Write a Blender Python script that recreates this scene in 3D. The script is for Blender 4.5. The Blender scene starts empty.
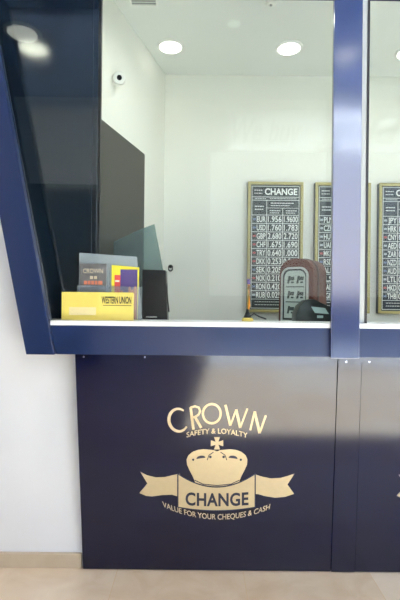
import bpy, bmesh, math, random
from mathutils import Vector, Matrix
random.seed(4)
S = bpy.context.scene
COL = S.collection
PI = math.pi

# ------------------------------------------------------------------ camera model (metres, X right, Y away, Z up)
EYE, F, CX, HY, ROLL = 1.31, 433.0, 200.0, 296.0, math.radians(0.6)
def ray(px, py):
    u, v = px - CX, HY - py
    c, s = math.cos(ROLL), math.sin(ROLL)
    return ((u * c - v * s) / F, 1.0, (u * s + v * c) / F)
def P(px, py, Y):
    d = ray(px, py)
    return Vector((d[0] * Y, Y, EYE + d[2] * Y))
def PX(px, py, Y): return P(px, py, Y).x
def PZ(px, py, Y): return P(px, py, Y).z

# ------------------------------------------------------------------ materials
def new_mat(name):
    m = bpy.data.materials.new(name); m.use_nodes = True
    nt = m.node_tree
    return m, nt, nt.nodes['Principled BSDF'], nt.nodes['Material Output']
def mat(name, col, rough=0.5, metal=0.0, ior=1.5, var=0.06, scale=6.0, coat=0.0, coat_ior=1.5, coat_rough=0.05, bump=0.0, bscale=60, emit=None, estr=0.0, spec_tint=None):
    m, nt, b, out = new_mat(name)
    tc = nt.nodes.new('ShaderNodeTexCoord')
    nz = nt.nodes.new('ShaderNodeTexNoise'); nz.inputs['Scale'].default_value = scale; nz.inputs['Detail'].default_value = 4
    nt.links.new(tc.outputs['Object'], nz.inputs['Vector'])
    mx = nt.nodes.new('ShaderNodeMix'); mx.data_type = 'RGBA'
    mx.inputs[6].default_value = (*[c * (1 - var) for c in col], 1)
    mx.inputs[7].default_value = (*[min(1, c * (1 + var)) for c in col], 1)
    nt.links.new(nz.outputs['Fac'], mx.inputs[0]); nt.links.new(mx.outputs[2], b.inputs['Base Color'])
    b.inputs['Roughness'].default_value = rough; b.inputs['Metallic'].default_value = metal; b.inputs['IOR'].default_value = ior
    b.inputs['Coat Weight'].default_value = coat; b.inputs['Coat IOR'].default_value = coat_ior; b.inputs['Coat Roughness'].default_value = coat_rough
    if spec_tint: b.inputs['Specular Tint'].default_value = (*spec_tint, 1)
    if bump:
        n2 = nt.nodes.new('ShaderNodeTexNoise'); n2.inputs['Scale'].default_value = bscale
        nt.links.new(tc.outputs['Object'], n2.inputs['Vector'])
        bp = nt.nodes.new('ShaderNodeBump'); bp.inputs['Strength'].default_value = bump; bp.inputs['Distance'].default_value = 0.004
        nt.links.new(n2.outputs['Fac'], bp.inputs['Height']); nt.links.new(bp.outputs['Normal'], b.inputs['Normal'])
    if emit:
        b.inputs['Emission Color'].default_value = (*emit, 1); b.inputs['Emission Strength'].default_value = estr
    return m
def glass_mat(name, tint, ior=1.5, rough=0.0, haze=0.0, hazecol=(.8, .8, .8)):
    m, nt, b, out = new_mat(name); nt.nodes.remove(b)
    tr = nt.nodes.new('ShaderNodeBsdfTransparent'); tr.inputs['Color'].default_value = (*tint, 1)
    gl = nt.nodes.new('ShaderNodeBsdfGlossy'); gl.inputs['Roughness'].default_value = rough; gl.inputs['Color'].default_value = (.95, 1, .97, 1)
    # the ray passes straight on, so both faces of the pane reflect as if entered from air
    fr = nt.nodes.new('ShaderNodeFresnel'); ge = nt.nodes.new('ShaderNodeNewGeometry'); ms = nt.nodes.new('ShaderNodeMapRange')
    ms.inputs['To Min'].default_value = ior; ms.inputs['To Max'].default_value = 1 / ior
    nt.links.new(ge.outputs['Backfacing'], ms.inputs['Value']); nt.links.new(ms.outputs[0], fr.inputs['IOR'])
    mx = nt.nodes.new('ShaderNodeMixShader')
    nt.links.new(fr.outputs[0], mx.inputs[0]); nt.links.new(tr.outputs[0], mx.inputs[1]); nt.links.new(gl.outputs[0], mx.inputs[2])
    last = mx
    if haze:
        df = nt.nodes.new('ShaderNodeBsdfDiffuse'); df.inputs['Color'].default_value = (*hazecol, 1)
        m2 = nt.nodes.new('ShaderNodeMixShader'); m2.inputs[0].default_value = haze
        nt.links.new(mx.outputs[0], m2.inputs[1]); nt.links.new(df.outputs[0], m2.inputs[2]); last = m2
    nt.links.new(last.outputs[0], out.inputs[0])
    return m

M = {}
M['frame'] = mat('navy_frame_paint', (.006, .018, .072), rough=.35, ior=1.35, coat=1, coat_ior=1.45, coat_rough=.14, var=.04)
M['post'] = mat('navy_post_paint', (.005, .017, .088), rough=.20, ior=1.5, coat=1, coat_ior=2.1, coat_rough=.13, var=.04)
M['panel'] = mat('navy_panel_laminate', (.002, .004, .026), rough=.12, ior=1.52, var=.03)
M['dark_panel'] = mat('dark_navy_gloss_board', (.006, .012, .022), rough=.085, ior=2.2, var=.05)
M['gold'] = mat('gold_vinyl', (.55, .44, .265), rough=.36, metal=.3, var=.07, scale=40)
M['ink'] = mat('navy_ink', (.010, .013, .036), rough=.3, var=.02)
M['white_top'] = mat('white_laminate', (.86, .85, .84), rough=.35, var=.02)
M['wall'] = mat('white_paint', (.85, .86, .875), rough=.75, var=.015, bump=.03)
M['booth_wall'] = mat('booth_cream_paint', (.80, .80, .74), rough=.7, var=.015)
M['booth_ceiling'] = mat('booth_ceiling_paint', (.74, .76, .74), rough=.75, var=.02)
M['ceiling'] = mat('lobby_ceiling_paint', (.13, .18, .33), rough=.8, var=.02)
M['door'] = mat('door_grey_brown', (.046, .045, .040), rough=.45, var=.08)
M['black'] = mat('black_rubber', (.006, .006, .008), rough=.45, var=.1)
M['black_gloss'] = mat('black_plastic', (.006, .006, .009), ior=1.22, rough=.25, var=.1)
M['alu'] = mat('pale_aluminium', (.34, .36, .355), rough=.6, metal=0.0, var=.04)
M['steel'] = mat('screw_steel', (.75, .75, .77), rough=.25, metal=1, var=.04)
M['lampring'] = mat('lamp_ring_white', (.8, .8, .78), rough=.4, var=.02)
M['lamp'] = mat('lamp_diffuser', (.9, .9, .88), rough=.5, emit=(1, .97, .9), estr=5)
M['lamp_soft'] = mat('lamp_diffuser_soft', (.9, .9, .88), rough=.5, emit=(1, .95, .85), estr=2.0)
M['lamp_hot'] = mat('lamp_diffuser_bright', (.9, .9, .88), rough=.5, emit=(1, .95, .82), estr=8)
M['lamp_dim'] = mat('lamp_diffuser_dim', (.9, .9, .88), rough=.5, emit=(.8, 1, .98), estr=3.5)
M['board_black'] = mat('board_black', (.012, .022, .022), rough=.35, var=.12)
M['board_navy'] = mat('board_blue_black', (.012, .024, .040), rough=.35, var=.12)
M['board_gold'] = mat('board_gold_frame', (.37, .32, .13), rough=.4, metal=.25, var=.1)
M['board_text'] = mat('board_white_print', (.82, .86, .84), rough=.6, var=.03)
M['flag_red'] = mat('flag_red', (.42, .07, .08), rough=.5)
M['flag_blue'] = mat('flag_blue', (.14, .20, .34), rough=.5)
M['flag_pale'] = mat('flag_pale', (.45, .50, .55), rough=.5)
M['yellow'] = mat('yellow_card', (.89, .66, .15), rough=.45, var=.05, scale=20)
M['yellow_pale'] = mat('pale_sticker', (.92, .72, .40), rough=.5, var=.03)
M['print_black'] = mat('print_black', (.012, .012, .012), rough=.5)
M['leaf_grey'] = mat('leaflet_grey', (.17, .155, .165), rough=.35, var=.2, scale=30)
M['leaf_cream'] = mat('leaflet_cream', (.62, .50, .36), rough=.5)
M['leaf_orange'] = mat('leaflet_orange', (.70, .20, .12), rough=.5)
M['leaf_yellow'] = mat('leaflet_yellow', (.90, .72, .05), rough=.4)
M['leaf_red'] = mat('leaflet_red', (.72, .07, .06), rough=.4)
M['leaf_purple'] = mat('leaflet_purple', (.085, .050, .20), rough=.35, var=.25, scale=25)
M['leaf_city'] = mat('leaflet_city', (.62, .20, .10), rough=.4, var=.4, scale=60)
M['acrylic'] = glass_mat('clear_acrylic', (.93, .94, .96), ior=1.45, haze=.14, hazecol=(.62, .66, .74))
M['acrylic_back'] = glass_mat('hazy_acrylic_sheet', (.90, .92, .95), ior=1.45, haze=.36, hazecol=(.66, .70, .78))
M['smoke'] = glass_mat('tinted_acrylic', (.55, .63, .63), ior=1.3, haze=.20, hazecol=(.26, .36, .39))
M['glass'] = glass_mat('booth_glass', (.955, .978, .962), ior=1.26)
M['shopglass'] = glass_mat('storefront_glass', (.96, .98, .97), ior=1.2)
M['maroon'] = mat('maroon_gloss_plastic', (.105, .030, .020), rough=.38, ior=1.4, var=.08, scale=9, coat=.12)
M['maroon_dark'] = mat('maroon_shell_dark', (.035, .014, .014), rough=.35, var=.25, scale=9)
M['silver'] = mat('silver_trim', (.62, .66, .64), rough=.3, metal=.6, var=.05)
M['screen'] = mat('display_pale', (.50, .58, .54), rough=.4, var=.08, scale=30)
M['screen_dark'] = mat('display_dark', (.045, .065, .060), rough=.4, var=.2, scale=30)
M['grey_dark'] = mat('charcoal_plastic', (.012, .020, .020), rough=.4, var=.15)
M['pale_blue'] = mat('pale_blue_plastic', (.42, .56, .56), rough=.35, var=.1, scale=20)
M['orange'] = mat('orange_pen_plastic', (.85, .30, .02), rough=.3)
M['purple'] = mat('purple_cap_plastic', (.10, .045, .22), rough=.3)
M['paper_blue'] = mat('paper_blue_print', (.45, .60, .68), rough=.6, var=.2, scale=40)
M['paper'] = mat('paper_white', (.82, .80, .74), rough=.6, var=.03)
M['skirting'] = None
M['road'] = mat('asphalt', (.020, .021, .024), rough=.8, var=.2)
M['street_dark'] = mat('dark_street_wall', (.030, .034, .040), rough=.8, var=.3)
M['pavement'] = mat('pale_pavement', (.52, .50, .50), rough=.8, var=.08)
M['script'] = mat('etched_script', (.12, .14, .14), rough=.6)

def marble(name, tile, c1, c2, c3, rough, grout=.6, off=(0, 0)):
    m, nt, b, out = new_mat(name)
    tc = nt.nodes.new('ShaderNodeTexCoord')
    mp = nt.nodes.new('ShaderNodeMapping'); mp.inputs['Location'].default_value = (off[0], off[1], 0)
    nt.links.new(tc.outputs['Object'], mp.inputs['Vector'])
    br = nt.nodes.new('ShaderNodeTexBrick')
    br.offset = 0.0; br.inputs['Scale'].default_value = 1.0
    br.inputs['Brick Width'].default_value = tile; br.inputs['Row Height'].default_value = tile
    br.inputs['Mortar Size'].default_value = .0016; br.inputs['Bias'].default_value = 0
    br.inputs['Color1'].default_value = (.0, .0, .0, 1); br.inputs['Color2'].default_value = (1, 1, 1, 1); br.inputs['Mortar'].default_value = (.5, .5, .5, 1)
    nt.links.new(mp.outputs[0], br.inputs['Vector'])
    nz = nt.nodes.new('ShaderNodeTexNoise'); nz.inputs['Scale'].default_value = 5; nz.inputs['Detail'].default_value = 8; nz.inputs['Distortion'].default_value = .8
    nt.links.new(mp.outputs[0], nz.inputs['Vector'])
    rp = nt.nodes.new('ShaderNodeValToRGB')
    rp.color_ramp.elements[0].position = .30; rp.color_ramp.elements[0].color = (*c1, 1)
    rp.color_ramp.elements[1].position = .72; rp.color_ramp.elements[1].color = (*c2, 1)
    nt.links.new(nz.outputs['Fac'], rp.inputs['Fac'])
    mx = nt.nodes.new('ShaderNodeMix'); mx.data_type = 'RGBA'; mx.inputs[7].default_value = (*c3, 1)
    mul = nt.nodes.new('ShaderNodeMath'); mul.operation = 'MULTIPLY'; mul.inputs[1].default_value = .75
    nt.links.new(br.outputs['Color'], mul.inputs[0]); nt.links.new(mul.outputs[0], mx.inputs[0]); nt.links.new(rp.outputs[0], mx.inputs[6])
    m2 = nt.nodes.new('ShaderNodeMix'); m2.data_type = 'RGBA'; m2.inputs[7].default_value = (*[c * grout for c in c1], 1)
    nt.links.new(br.outputs['Fac'], m2.inputs[0]); nt.links.new(mx.outputs[2], m2.inputs[6])
    nt.links.new(m2.outputs[2], b.inputs['Base Color'])
    b.inputs['Roughness'].default_value = rough
    return m
M['floor'] = marble('beige_marble_tiles', .60, (.65, .46, .285), (.79, .63, .445), (.87, .77, .635), .25, grout=1.10, off=(.38, .08))
M['skirting'] = marble('travertine_skirting', 1.1, (.50, .39, .265), (.64, .53, .39), (.62, .52, .39), .4, off=(.2, .3))

# translucent film of the storefront transom
def film():
    m, nt, b, out = new_mat('white_translucent_film'); nt.nodes.remove(b)
    t = nt.nodes.new('ShaderNodeBsdfTranslucent'); t.inputs['Color'].default_value = (.96, .97, .96, 1)
    d = nt.nodes.new('ShaderNodeBsdfDiffuse'); d.inputs['Color'].default_value = (.7, .7, .7, 1)
    mx = nt.nodes.new('ShaderNodeMixShader'); mx.inputs[0].default_value = .12
    nt.links.new(t.outputs[0], mx.inputs[1]); nt.links.new(d.outputs[0], mx.inputs[2]); nt.links.new(mx.outputs[0], out.inputs[0])
    return m
M['film'] = film()

# ------------------------------------------------------------------ mesh helpers
class MB:
    def __init__(s): s.bm = bmesh.new()
    def add(s, verts, faces):
        vs = [s.bm.verts.new(v) for v in verts]
        for f in faces:
            try: s.bm.faces.new([vs[i] for i in f])
            except ValueError: pass
        return s
    def box(s, x0, x1, y0, y1, z0, z1, bevel=0.0, fn=None):
        t = bmesh.new()
        bmesh.ops.create_cube(t, size=1)
        for v in t.verts:
            v.co = Vector(((x0 + x1) / 2 + v.co.x * (x1 - x0), (y0 + y1) / 2 + v.co.y * (y1 - y0), (z0 + z1) / 2 + v.co.z * (z1 - z0)))
        if bevel: bmesh.ops.bevel(t, geom=t.edges[:], offset=bevel, segments=2, affect='EDGES', profile=.6)
        return s._take(t, fn)
    def prism(s, front, back, bevel=0.0):
        """closed solid between two matching loops of points"""
        t = bmesh.new(); n = len(front)
        a = [t.verts.new(p) for p in front]; b = [t.verts.new(p) for p in back]
        t.faces.new(a); t.faces.new(b[::-1])
        for i in range(n): t.faces.new([a[i], b[i], b[(i + 1) % n], a[(i + 1) % n]])
        bmesh.ops.recalc_face_normals(t, faces=t.faces[:])
        if bevel: bmesh.ops.bevel(t, geom=t.edges[:], offset=bevel, segments=2, affect='EDGES', profile=.6)
        return s._take(t, None)
    def xz(s, pts, y0, y1, bevel=0.0):
        return s.prism([(x, y0, z) for x, z in pts], [(x, y1, z) for x, z in pts], bevel)
    def tube(s, pts, r, seg=8, fn=None):
        pts = [Vector(p) for p in pts]; rs = r if isinstance(r, (list, tuple)) else [r] * len(pts)
        t = bmesh.new(); rings = []
        up = Vector((0, 0, 1))
        for i, p in enumerate(pts):
            d = (pts[min(i + 1, len(pts) - 1)] - pts[max(i - 1, 0)]).normalized()
            a = d.cross(up)
            if a.length < 1e-3: a = d.cross(Vector((1, 0, 0)))
            a.normalize(); b = d.cross(a).normalized()
            rings.append([t.verts.new(p + (a * math.cos(2 * PI * k / seg) + b * math.sin(2 * PI * k / seg)) * rs[i]) for k in range(seg)])
        for i in range(len(rings) - 1):
            for k in range(seg): t.faces.new([rings[i][k], rings[i][(k + 1) % seg], rings[i + 1][(k + 1) % seg], rings[i + 1][k]])
        t.faces.new(rings[0][::-1]); t.faces.new(rings[-1])
        bmesh.ops.recalc_face_normals(t, faces=t.faces[:])
        return s._take(t, fn)
    def lathe(s, prof, origin, axis='Z', seg=32, fn=None):
        """prof: (r, h) list, closed solid around the axis through origin"""
        t = bmesh.new(); O = Vector(origin); rings = []
        for r, h in prof:
            ring = []
            for k in range(seg):
                a = 2 * PI * k / seg
                if axis == 'Z': q = Vector((r * math.cos(a), r * math.sin(a), h))
                elif axis == 'Y': q = Vector((r * math.cos(a), h, r * math.sin(a)))
                else: q = Vector((h, r * math.cos(a), r * math.sin(a)))
                ring.append(t.verts.new(O + q))
            rings.append(ring)
        for i in range(len(rings) - 1):
            for k in range(seg): t.faces.new([rings[i][k], rings[i][(k + 1) % seg], rings[i + 1][(k + 1) % seg], rings[i + 1][k]])
        t.faces.new(rings[0]); t.faces.new(rings[-1])
        bmesh.ops.remove_doubles(t, verts=t.verts[:], dist=1e-5)
        bmesh.ops.recalc_face_normals(t, faces=t.faces[:])
        return s._take(t, fn)
    def _take(s, t, fn):
        if fn:
            for v in t.verts: v.co = fn(v.co)
        me = bpy.data.meshes.new('tmp'); t.to_mesh(me); t.free(); s.bm.from_mesh(me); bpy.data.meshes.remove(me)
        return s
    def xform(s, mtx):
        for v in s.bm.verts: v.co = mtx @ v.co
        return s
    def build(s, name, m, parent=None, smooth=False):
        me = bpy.data.meshes.new(name)
        if parent is not None and parent.location.length:
            for v in s.bm.verts: v.co = v.co - parent.location
        s.bm.to_mesh(me); s.bm.free()
        o = bpy.data.objects.new(name, me); COL.objects.link(o); me.materials.append(m)
        if smooth:
            for p in me.polygons: p.use_smooth = True
            try: me.set_sharp_from_angle(angle=math.radians(35))
            except Exception: pass
        if parent is not None: o.parent = parent; ABS[o.name] = Vector(parent.location)
        return o
ABS = {}
def sub(mb, name, m, part, root_loc, smooth=False):
    """a sub-part: its part has no offset of its own, only the thing has"""
    for v in mb.bm.verts: v.co = v.co - Vector(root_loc)
    me = bpy.data.meshes.new(name); mb.bm.to_mesh(me); mb.bm.free()
    o = bpy.data.objects.new(name, me); COL.objects.link(o); me.materials.append(m); o.parent = part
    if smooth:
        for p in me.polygons: p.use_smooth = True
        try: me.set_sharp_from_angle(angle=math.radians(35))
        except Exception: pass
    return o
def thing(name, label, cat, loc=(0, 0, 0), group=None):
    o = bpy.data.objects.new(name, None); COL.objects.link(o); o.location = loc; o.empty_display_size = .05
    return tag(o, label, cat, group)
def tag(o, label, cat, group=None):
    o['label'] = label; o['category'] = cat
    if group: o['group'] = group
    return o
def struct(o, label=None, cat=None):
    o['kind'] = 'structure'
    if label: o['label'] = label
    if cat: o['category'] = cat
    return o
def text_geo(s, bold=0.0, shear=0.0, space=1.0):
    """flat letters as (verts, faces), width/height normalised: x from 0, baseline 0, cap height 1"""
    cu = bpy.data.curves.new('t', 'FONT'); cu.body = s; cu.offset = bold; cu.shear = shear; cu.space_character = space
    cu.resolution_u = 4
    o = bpy.data.objects.new('t', cu); COL.objects.link(o)
    dg = bpy.context.evaluated_depsgraph_get(); dg.update()
    me = bpy.data.meshes.new_from_object(o.evaluated_get(dg))
    vs = [v.co.copy() for v in me.vertices]; fs = [tuple(p.vertices) for p in me.polygons]
    bpy.data.objects.remove(o); bpy.data.curves.remove(cu); bpy.data.meshes.remove(me)
    x0 = min(v.x for v in vs); x1 = max(v.x for v in vs)
    return [(v.x - x0, v.y) for v in vs], fs, x1 - x0
CAPH = 0.69
def add_text(mb, s, x0, x1, h, fn, bold=0.0, shear=0.0, space=1.0):
    """letters stretched from x0 to x1 with cap height h; fn maps (x, y) to a point"""
    vs, fs, w = text_geo(s, bold, shear, space)
    mb.add([fn(x0 + v[0] / w * (x1 - x0), v[1] / CAPH * h) for v in vs], fs)

# ------------------------------------------------------------------ main dimensions
Y_POST, Y_FAS, Y_SILL, Y_GLASS = 1.893, 1.920, 1.917, 1.945
Z_SILL = PZ(190, 322, Y_SILL); Z_SILLB = PZ(190, 326.7, Y_SILL); Z_FAS = PZ(190, 355.6, Y_FAS)
Z_HEAD = 2.74; BOOTH_TOP = 3.00; LOBBY_TOP = 3.45
Y_WALL = 2.09; Y_BACK = 3.31; X_END = 2.25
# lower panels lean back towards the base
YT, YB = 1.966, 2.063
ZT = 1.15; K = (YB - YT) / (Z_FAS - 0.004)
YC = YT + K * Z_FAS                                     # plane: Y = YC - K z
N = Vector((0, -1, -K)).normalized()
def PP(px, py, off=0.0):
    d = ray(px, py)
    # Y = s, z = EYE + d2 s ; s = YC - K (EYE + d2 s)
    s = (YC - K * EYE) / (1 + K * d[2])
    return Vector((d[0] * s, s, EYE + d[2] * s)) + N * off
def pl(x, z, off=0.0): return Vector((x, YC - K * z, z)) + N * off

# ------------------------------------------------------------------ setting
struct(MB().box(-3.2, 3.6, -.84, 3.45, -.1, 0).build('floor', M['floor']))
struct(MB().box(-3.2, 3.6, -.84, 2.19, LOBBY_TOP, LOBBY_TOP + .1).build('ceiling', M['ceiling']))
X_WE = -.545
struct(MB().box(-3.2, X_WE, Y_WALL, 2.19, 0, LOBBY_TOP).build('wall_front', M['wall']))
struct(MB().box(-3.3, -3.2, -.84, 2.19, 0, LOBBY_TOP).build('wall_left', M['wall']))
struct(MB().box(3.6, 3.7, -.84, 3.45, 0, LOBBY_TOP).build('wall_right', M['wall']))
struct(MB().box(X_END + .1, 3.6, Y_WALL, 2.19, 0, LOBBY_TOP).build('wall_front.001', M['wall']))
Z_SK = 1.31 - (554.5 - HY) / F * Y_WALL
bx = PX(82, 560, 2.075)
struct(MB().box(-3.2, bx - .002, 2.072, 2.0895, 0, .068, .003).build('baseboard_left', M['skirting']))
# booth room
Lx = lambda y: -.283 - .2795 * (Y_BACK - y)
a, b_ = (Lx(2.19), 2.19), (Lx(Y_BACK), Y_BACK)
nrm = Vector((b_[1] - a[1], -(b_[0] - a[0]))).normalized()      # towards the room
wl = MB().prism([(a[0], a[1], 0), (b_[0], b_[1], 0), (b_[0] - .1, b_[1], 0), (a[0] - .1, a[1], 0)],
                [(a[0], a[1], BOOTH_TOP), (b_[0], b_[1], BOOTH_TOP), (b_[0] - .1, b_[1], BOOTH_TOP), (a[0] - .1, a[1], BOOTH_TOP)])
struct(wl.build('wall_booth_left', M['booth_wall']))
struct(MB().box(-.42, X_END + .1, Y_BACK, Y_BACK + .1, 0, BOOTH_TOP).build('wall_booth_back', M['booth_wall']))
struct(MB().box(X_END, X_END + .1, 2.1, Y_BACK, 0, BOOTH_TOP).build('wall_booth_right', M['booth_wall']))
struct(MB().box(-.75, X_END + .1, 2.09, Y_BACK + .1, BOOTH_TOP, BOOTH_TOP + .08).build('ceiling_booth', M['booth_ceiling']))
# rear wall with storefront opening (behind the photographer)
YR = -.80; SX0, SX1, FX0 = .10, 3.1, .31; SZ = 3.36; TZ = 2.90
struct(MB().box(-3.2, SX0, YR - .1, YR, 0, LOBBY_TOP).build('wall_rear', M['wall']))
struct(MB().box(SX0, 3.6, YR - .1, YR, SZ, LOBBY_TOP).build('wall_rear.001', M['wall']))
struct(MB().box(SX1, 3.6, YR - .1, YR, 0, SZ).build('wall_rear.002', M['wall']))
w3 = struct(MB().box(SX0, SX1, YR - .06, YR - .05, 0.0, TZ).build('window_3', M['shopglass']))
struct(MB().box(SX0, FX0, YR - .1, YR, TZ + .001, SZ).build('wall_rear.003', M['wall']))
w4 = struct(MB().box(FX0, SX1, YR - .06, YR - .05, TZ, SZ).build('window_4', M['film']))
tl = MB()
add_text(tl, 'We buy', .34, 1.10, .27, lambda x, y: Vector((x, YR - .046, 3.00 + y)), shear=.35, bold=.02)
add_text(tl, 'gold', 1.26, 2.20, .27, lambda x, y: Vector((x, YR - .046, 3.00 + y)), shear=.35, bold=.02)
tl.build('lettering', M['script'], w4)
dr = MB().box(-1.85, -1.10, YR, YR + .04, 0, 2.50, .004).build('door_2', M['door']); struct(dr)
struct(MB().box(-12, 14, -2.6, -.9, -.1, -.005).build('floor_pavement', M['pavement']))
struct(MB().box(-12, 14, -9, -2.6, -.12, -.03).build('floor_road', M['road']))
struct(MB().box(-12, 14, -9.3, -9, -.1, 1.33).build('wall_street', M['street_dark']))

# door on the slanting left wall of the booth
def LW(y, off=0): return Vector((Lx(y) + nrm.x * off, y + nrm.y * off, 0))
y0d, y1d = 2.26, 2.905
fr_, bk_ = [], []
for (y, z) in ((y0d, .01), (y1d, .01), (y1d, 2.255), (y0d, 2.255)):
    p = LW(y, .018); q = LW(y, -.0); fr_.append((p.x, p.y, z)); bk_.append((q.x, q.y, z))
d1 = struct(MB().prism(fr_, bk_, .002).build('door_1', M['door']), None)

# ------------------------------------------------------------------ exchange counter
ctr = thing('exchange_counter', 'navy blue exchange counter with gold crown emblem and white countertop edge', 'counter')
def slx(side, z):                        # X of the slanted post's edges at height z on the front plane
    A = P(48, 322, 1.90) if side else P(22, 333.5, 1.90); B = P(2, 75, 1.90) if side else P(1, 224, 1.90)
    return A.x + (B.x - A.x) * (z - A.z) / (B.z - A.z)
xs0 = slx(1, Z_SILL) + .004
MB().box(xs0, X_END - .02, Y_SILL, 2.085, Z_SILLB, Z_SILL, .003).build('countertop', M['white_top'], ctr)['label'] = 'white countertop with a straight front edge'
wq = [(X_END - .02, 2.0855), (X_END - .02, 2.78), (Lx(2.78) + .03, 2.78), (Lx(2.2) + .05, 2.2), (X_WE + .01, 2.19), (X_WE + .01, 2.0855)]
MB().prism([(x, y, Z_SILL - .086) for x, y in wq], [(x, y, Z_SILL - .056) for x, y in wq]).build('worktop', M['white_top'], ctr)
xcp0, xcp1 = PX(332.5, 200, Y_POST), PX(361, 200, Y_POST)
fas = MB().xz([(slx(1, Z_SILLB) + .002, Z_SILLB - .0005), (slx(1, Z_FAS) + .002, Z_FAS), (X_END, Z_FAS), (X_END, Z_SILLB - .0005)], Y_FAS, 1.958, .002).build('fascia', M['frame'], ctr)
def panel(x0t, x0b, x1t, x1b, off=0.0, thick=.028, bev=.0015):
    zt, zb = ZT, .004
    def sidex(xt, xb, z): return xt + (xb - xt) * (Z_FAS - z) / (Z_FAS - zb)
    q = [(sidex(x0t, x0b, zt), zt), (sidex(x0t, x0b, zb), zb), (sidex(x1t, x1b, zb), zb), (sidex(x1t, x1b, zt), zt)]
    return MB().prism([pl(x, z, off) for x, z in q], [pl(x, z, off - thick) for x, z in q], bev)
lt, lb = PP(75, 356).x, PP(83, 570).x
s1t, s1b = PP(338, 360).x, PP(331, 572).x
s2t, s2b = PP(361.5, 360).x, PP(354.5, 572).x
G = .0016
pan1 = panel(lt, lb, s1t - G, s1b - G).build('front_panel', M['panel'], ctr)
panel(s1t, s1b, s2t, s2b, .003).build('pilaster', M['panel'], ctr)
pan2 = panel(s2t + G, s2b + G, s2t + 1.06, s2b + 1.06).build('front_panel', M['panel'], ctr)
pan1['label'] = 'large navy front panel bearing the whole gold crown emblem'
pan2['label'] = 'navy front panel at the right edge of the photo'
MB().prism([pl(s1t - .03, ZT, -.03), pl(s1b - .03, .01, -.03), pl(s2b + .03, .01, -.03), pl(s2t + .03, ZT, -.03)],
           [pl(s1t - .03, ZT, -.045), pl(s1b - .03, .01, -.045), pl(s2b + .03, .01, -.045), pl(s2t + .03, ZT, -.045)]).build('backing_strip', M['black'], ctr)
for (sx, sy) in ((84, 356), (145, 356.3), (346, 361), (369, 361)):
    p = PP(sx, sy, .0005)
    MB().lathe([(.0, -.004), (.0045, -.004), (.0045, -.001), (.0025, .0005), (.0, .0005)], (0, 0, 0), 'Y', 14, fn=lambda c, p=p: Vector((p.x + c.x, p.y - c.y * -1 - .0005, p.z + c.z - .003))).build('screw', M['steel'], ctr, True)

# ---- gold emblem, drawn on the panel's own surface
def D(px, py, off): return PP(px, py, off)
def shape(mb, pts, o0, o1):
    mb.prism([D(x, y, o1) for x, y in pts], [D(x, y, o0) for x, y in pts])
def stroke(mb, pts, w, o0, o1, closed=False):
    n = len(pts); pts = [Vector(p) for p in pts]; L, R = [], []
    for i in range(n):
        if closed: d = pts[(i + 1) % n] - pts[i - 1]
        else: d = pts[min(i + 1, n - 1)] - pts[max(i - 1, 0)]
        d.normalize(); nn = Vector((-d.y, d.x))
        if not closed and 0 < i < n - 1:
            d1 = (pts[i] - pts[i - 1]).normalized(); k = max(.45, abs(nn.dot(Vector((-d1.y, d1.x))))); nn = nn / k
        ww = 1.15 * (w[i] if isinstance(w, (list, tuple)) else w)
        L.append(pts[i] + nn * ww / 2); R.append(pts[i] - nn * ww / 2)
    for i in range(n if closed else n - 1):
        j = (i + 1) % n
        shape(mb, [tuple(L[i]), tuple(L[j]), tuple(R[j]), tuple(R[i])], o0, o1)
def arc(cx, cy, rx, ry, a0, a1, n=22, tilt=0):
    out = []
    for i in range(n + 1):
        a_ = math.radians(a0 + (a1 - a0) * i / n); x, y = rx * math.cos(a_), -ry * math.sin(a_)
        t = math.radians(tilt); out.append((cx + x * math.cos(t) - y * math.sin(t), cy + x * math.sin(t) + y * math.cos(t)))
    return out
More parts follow.
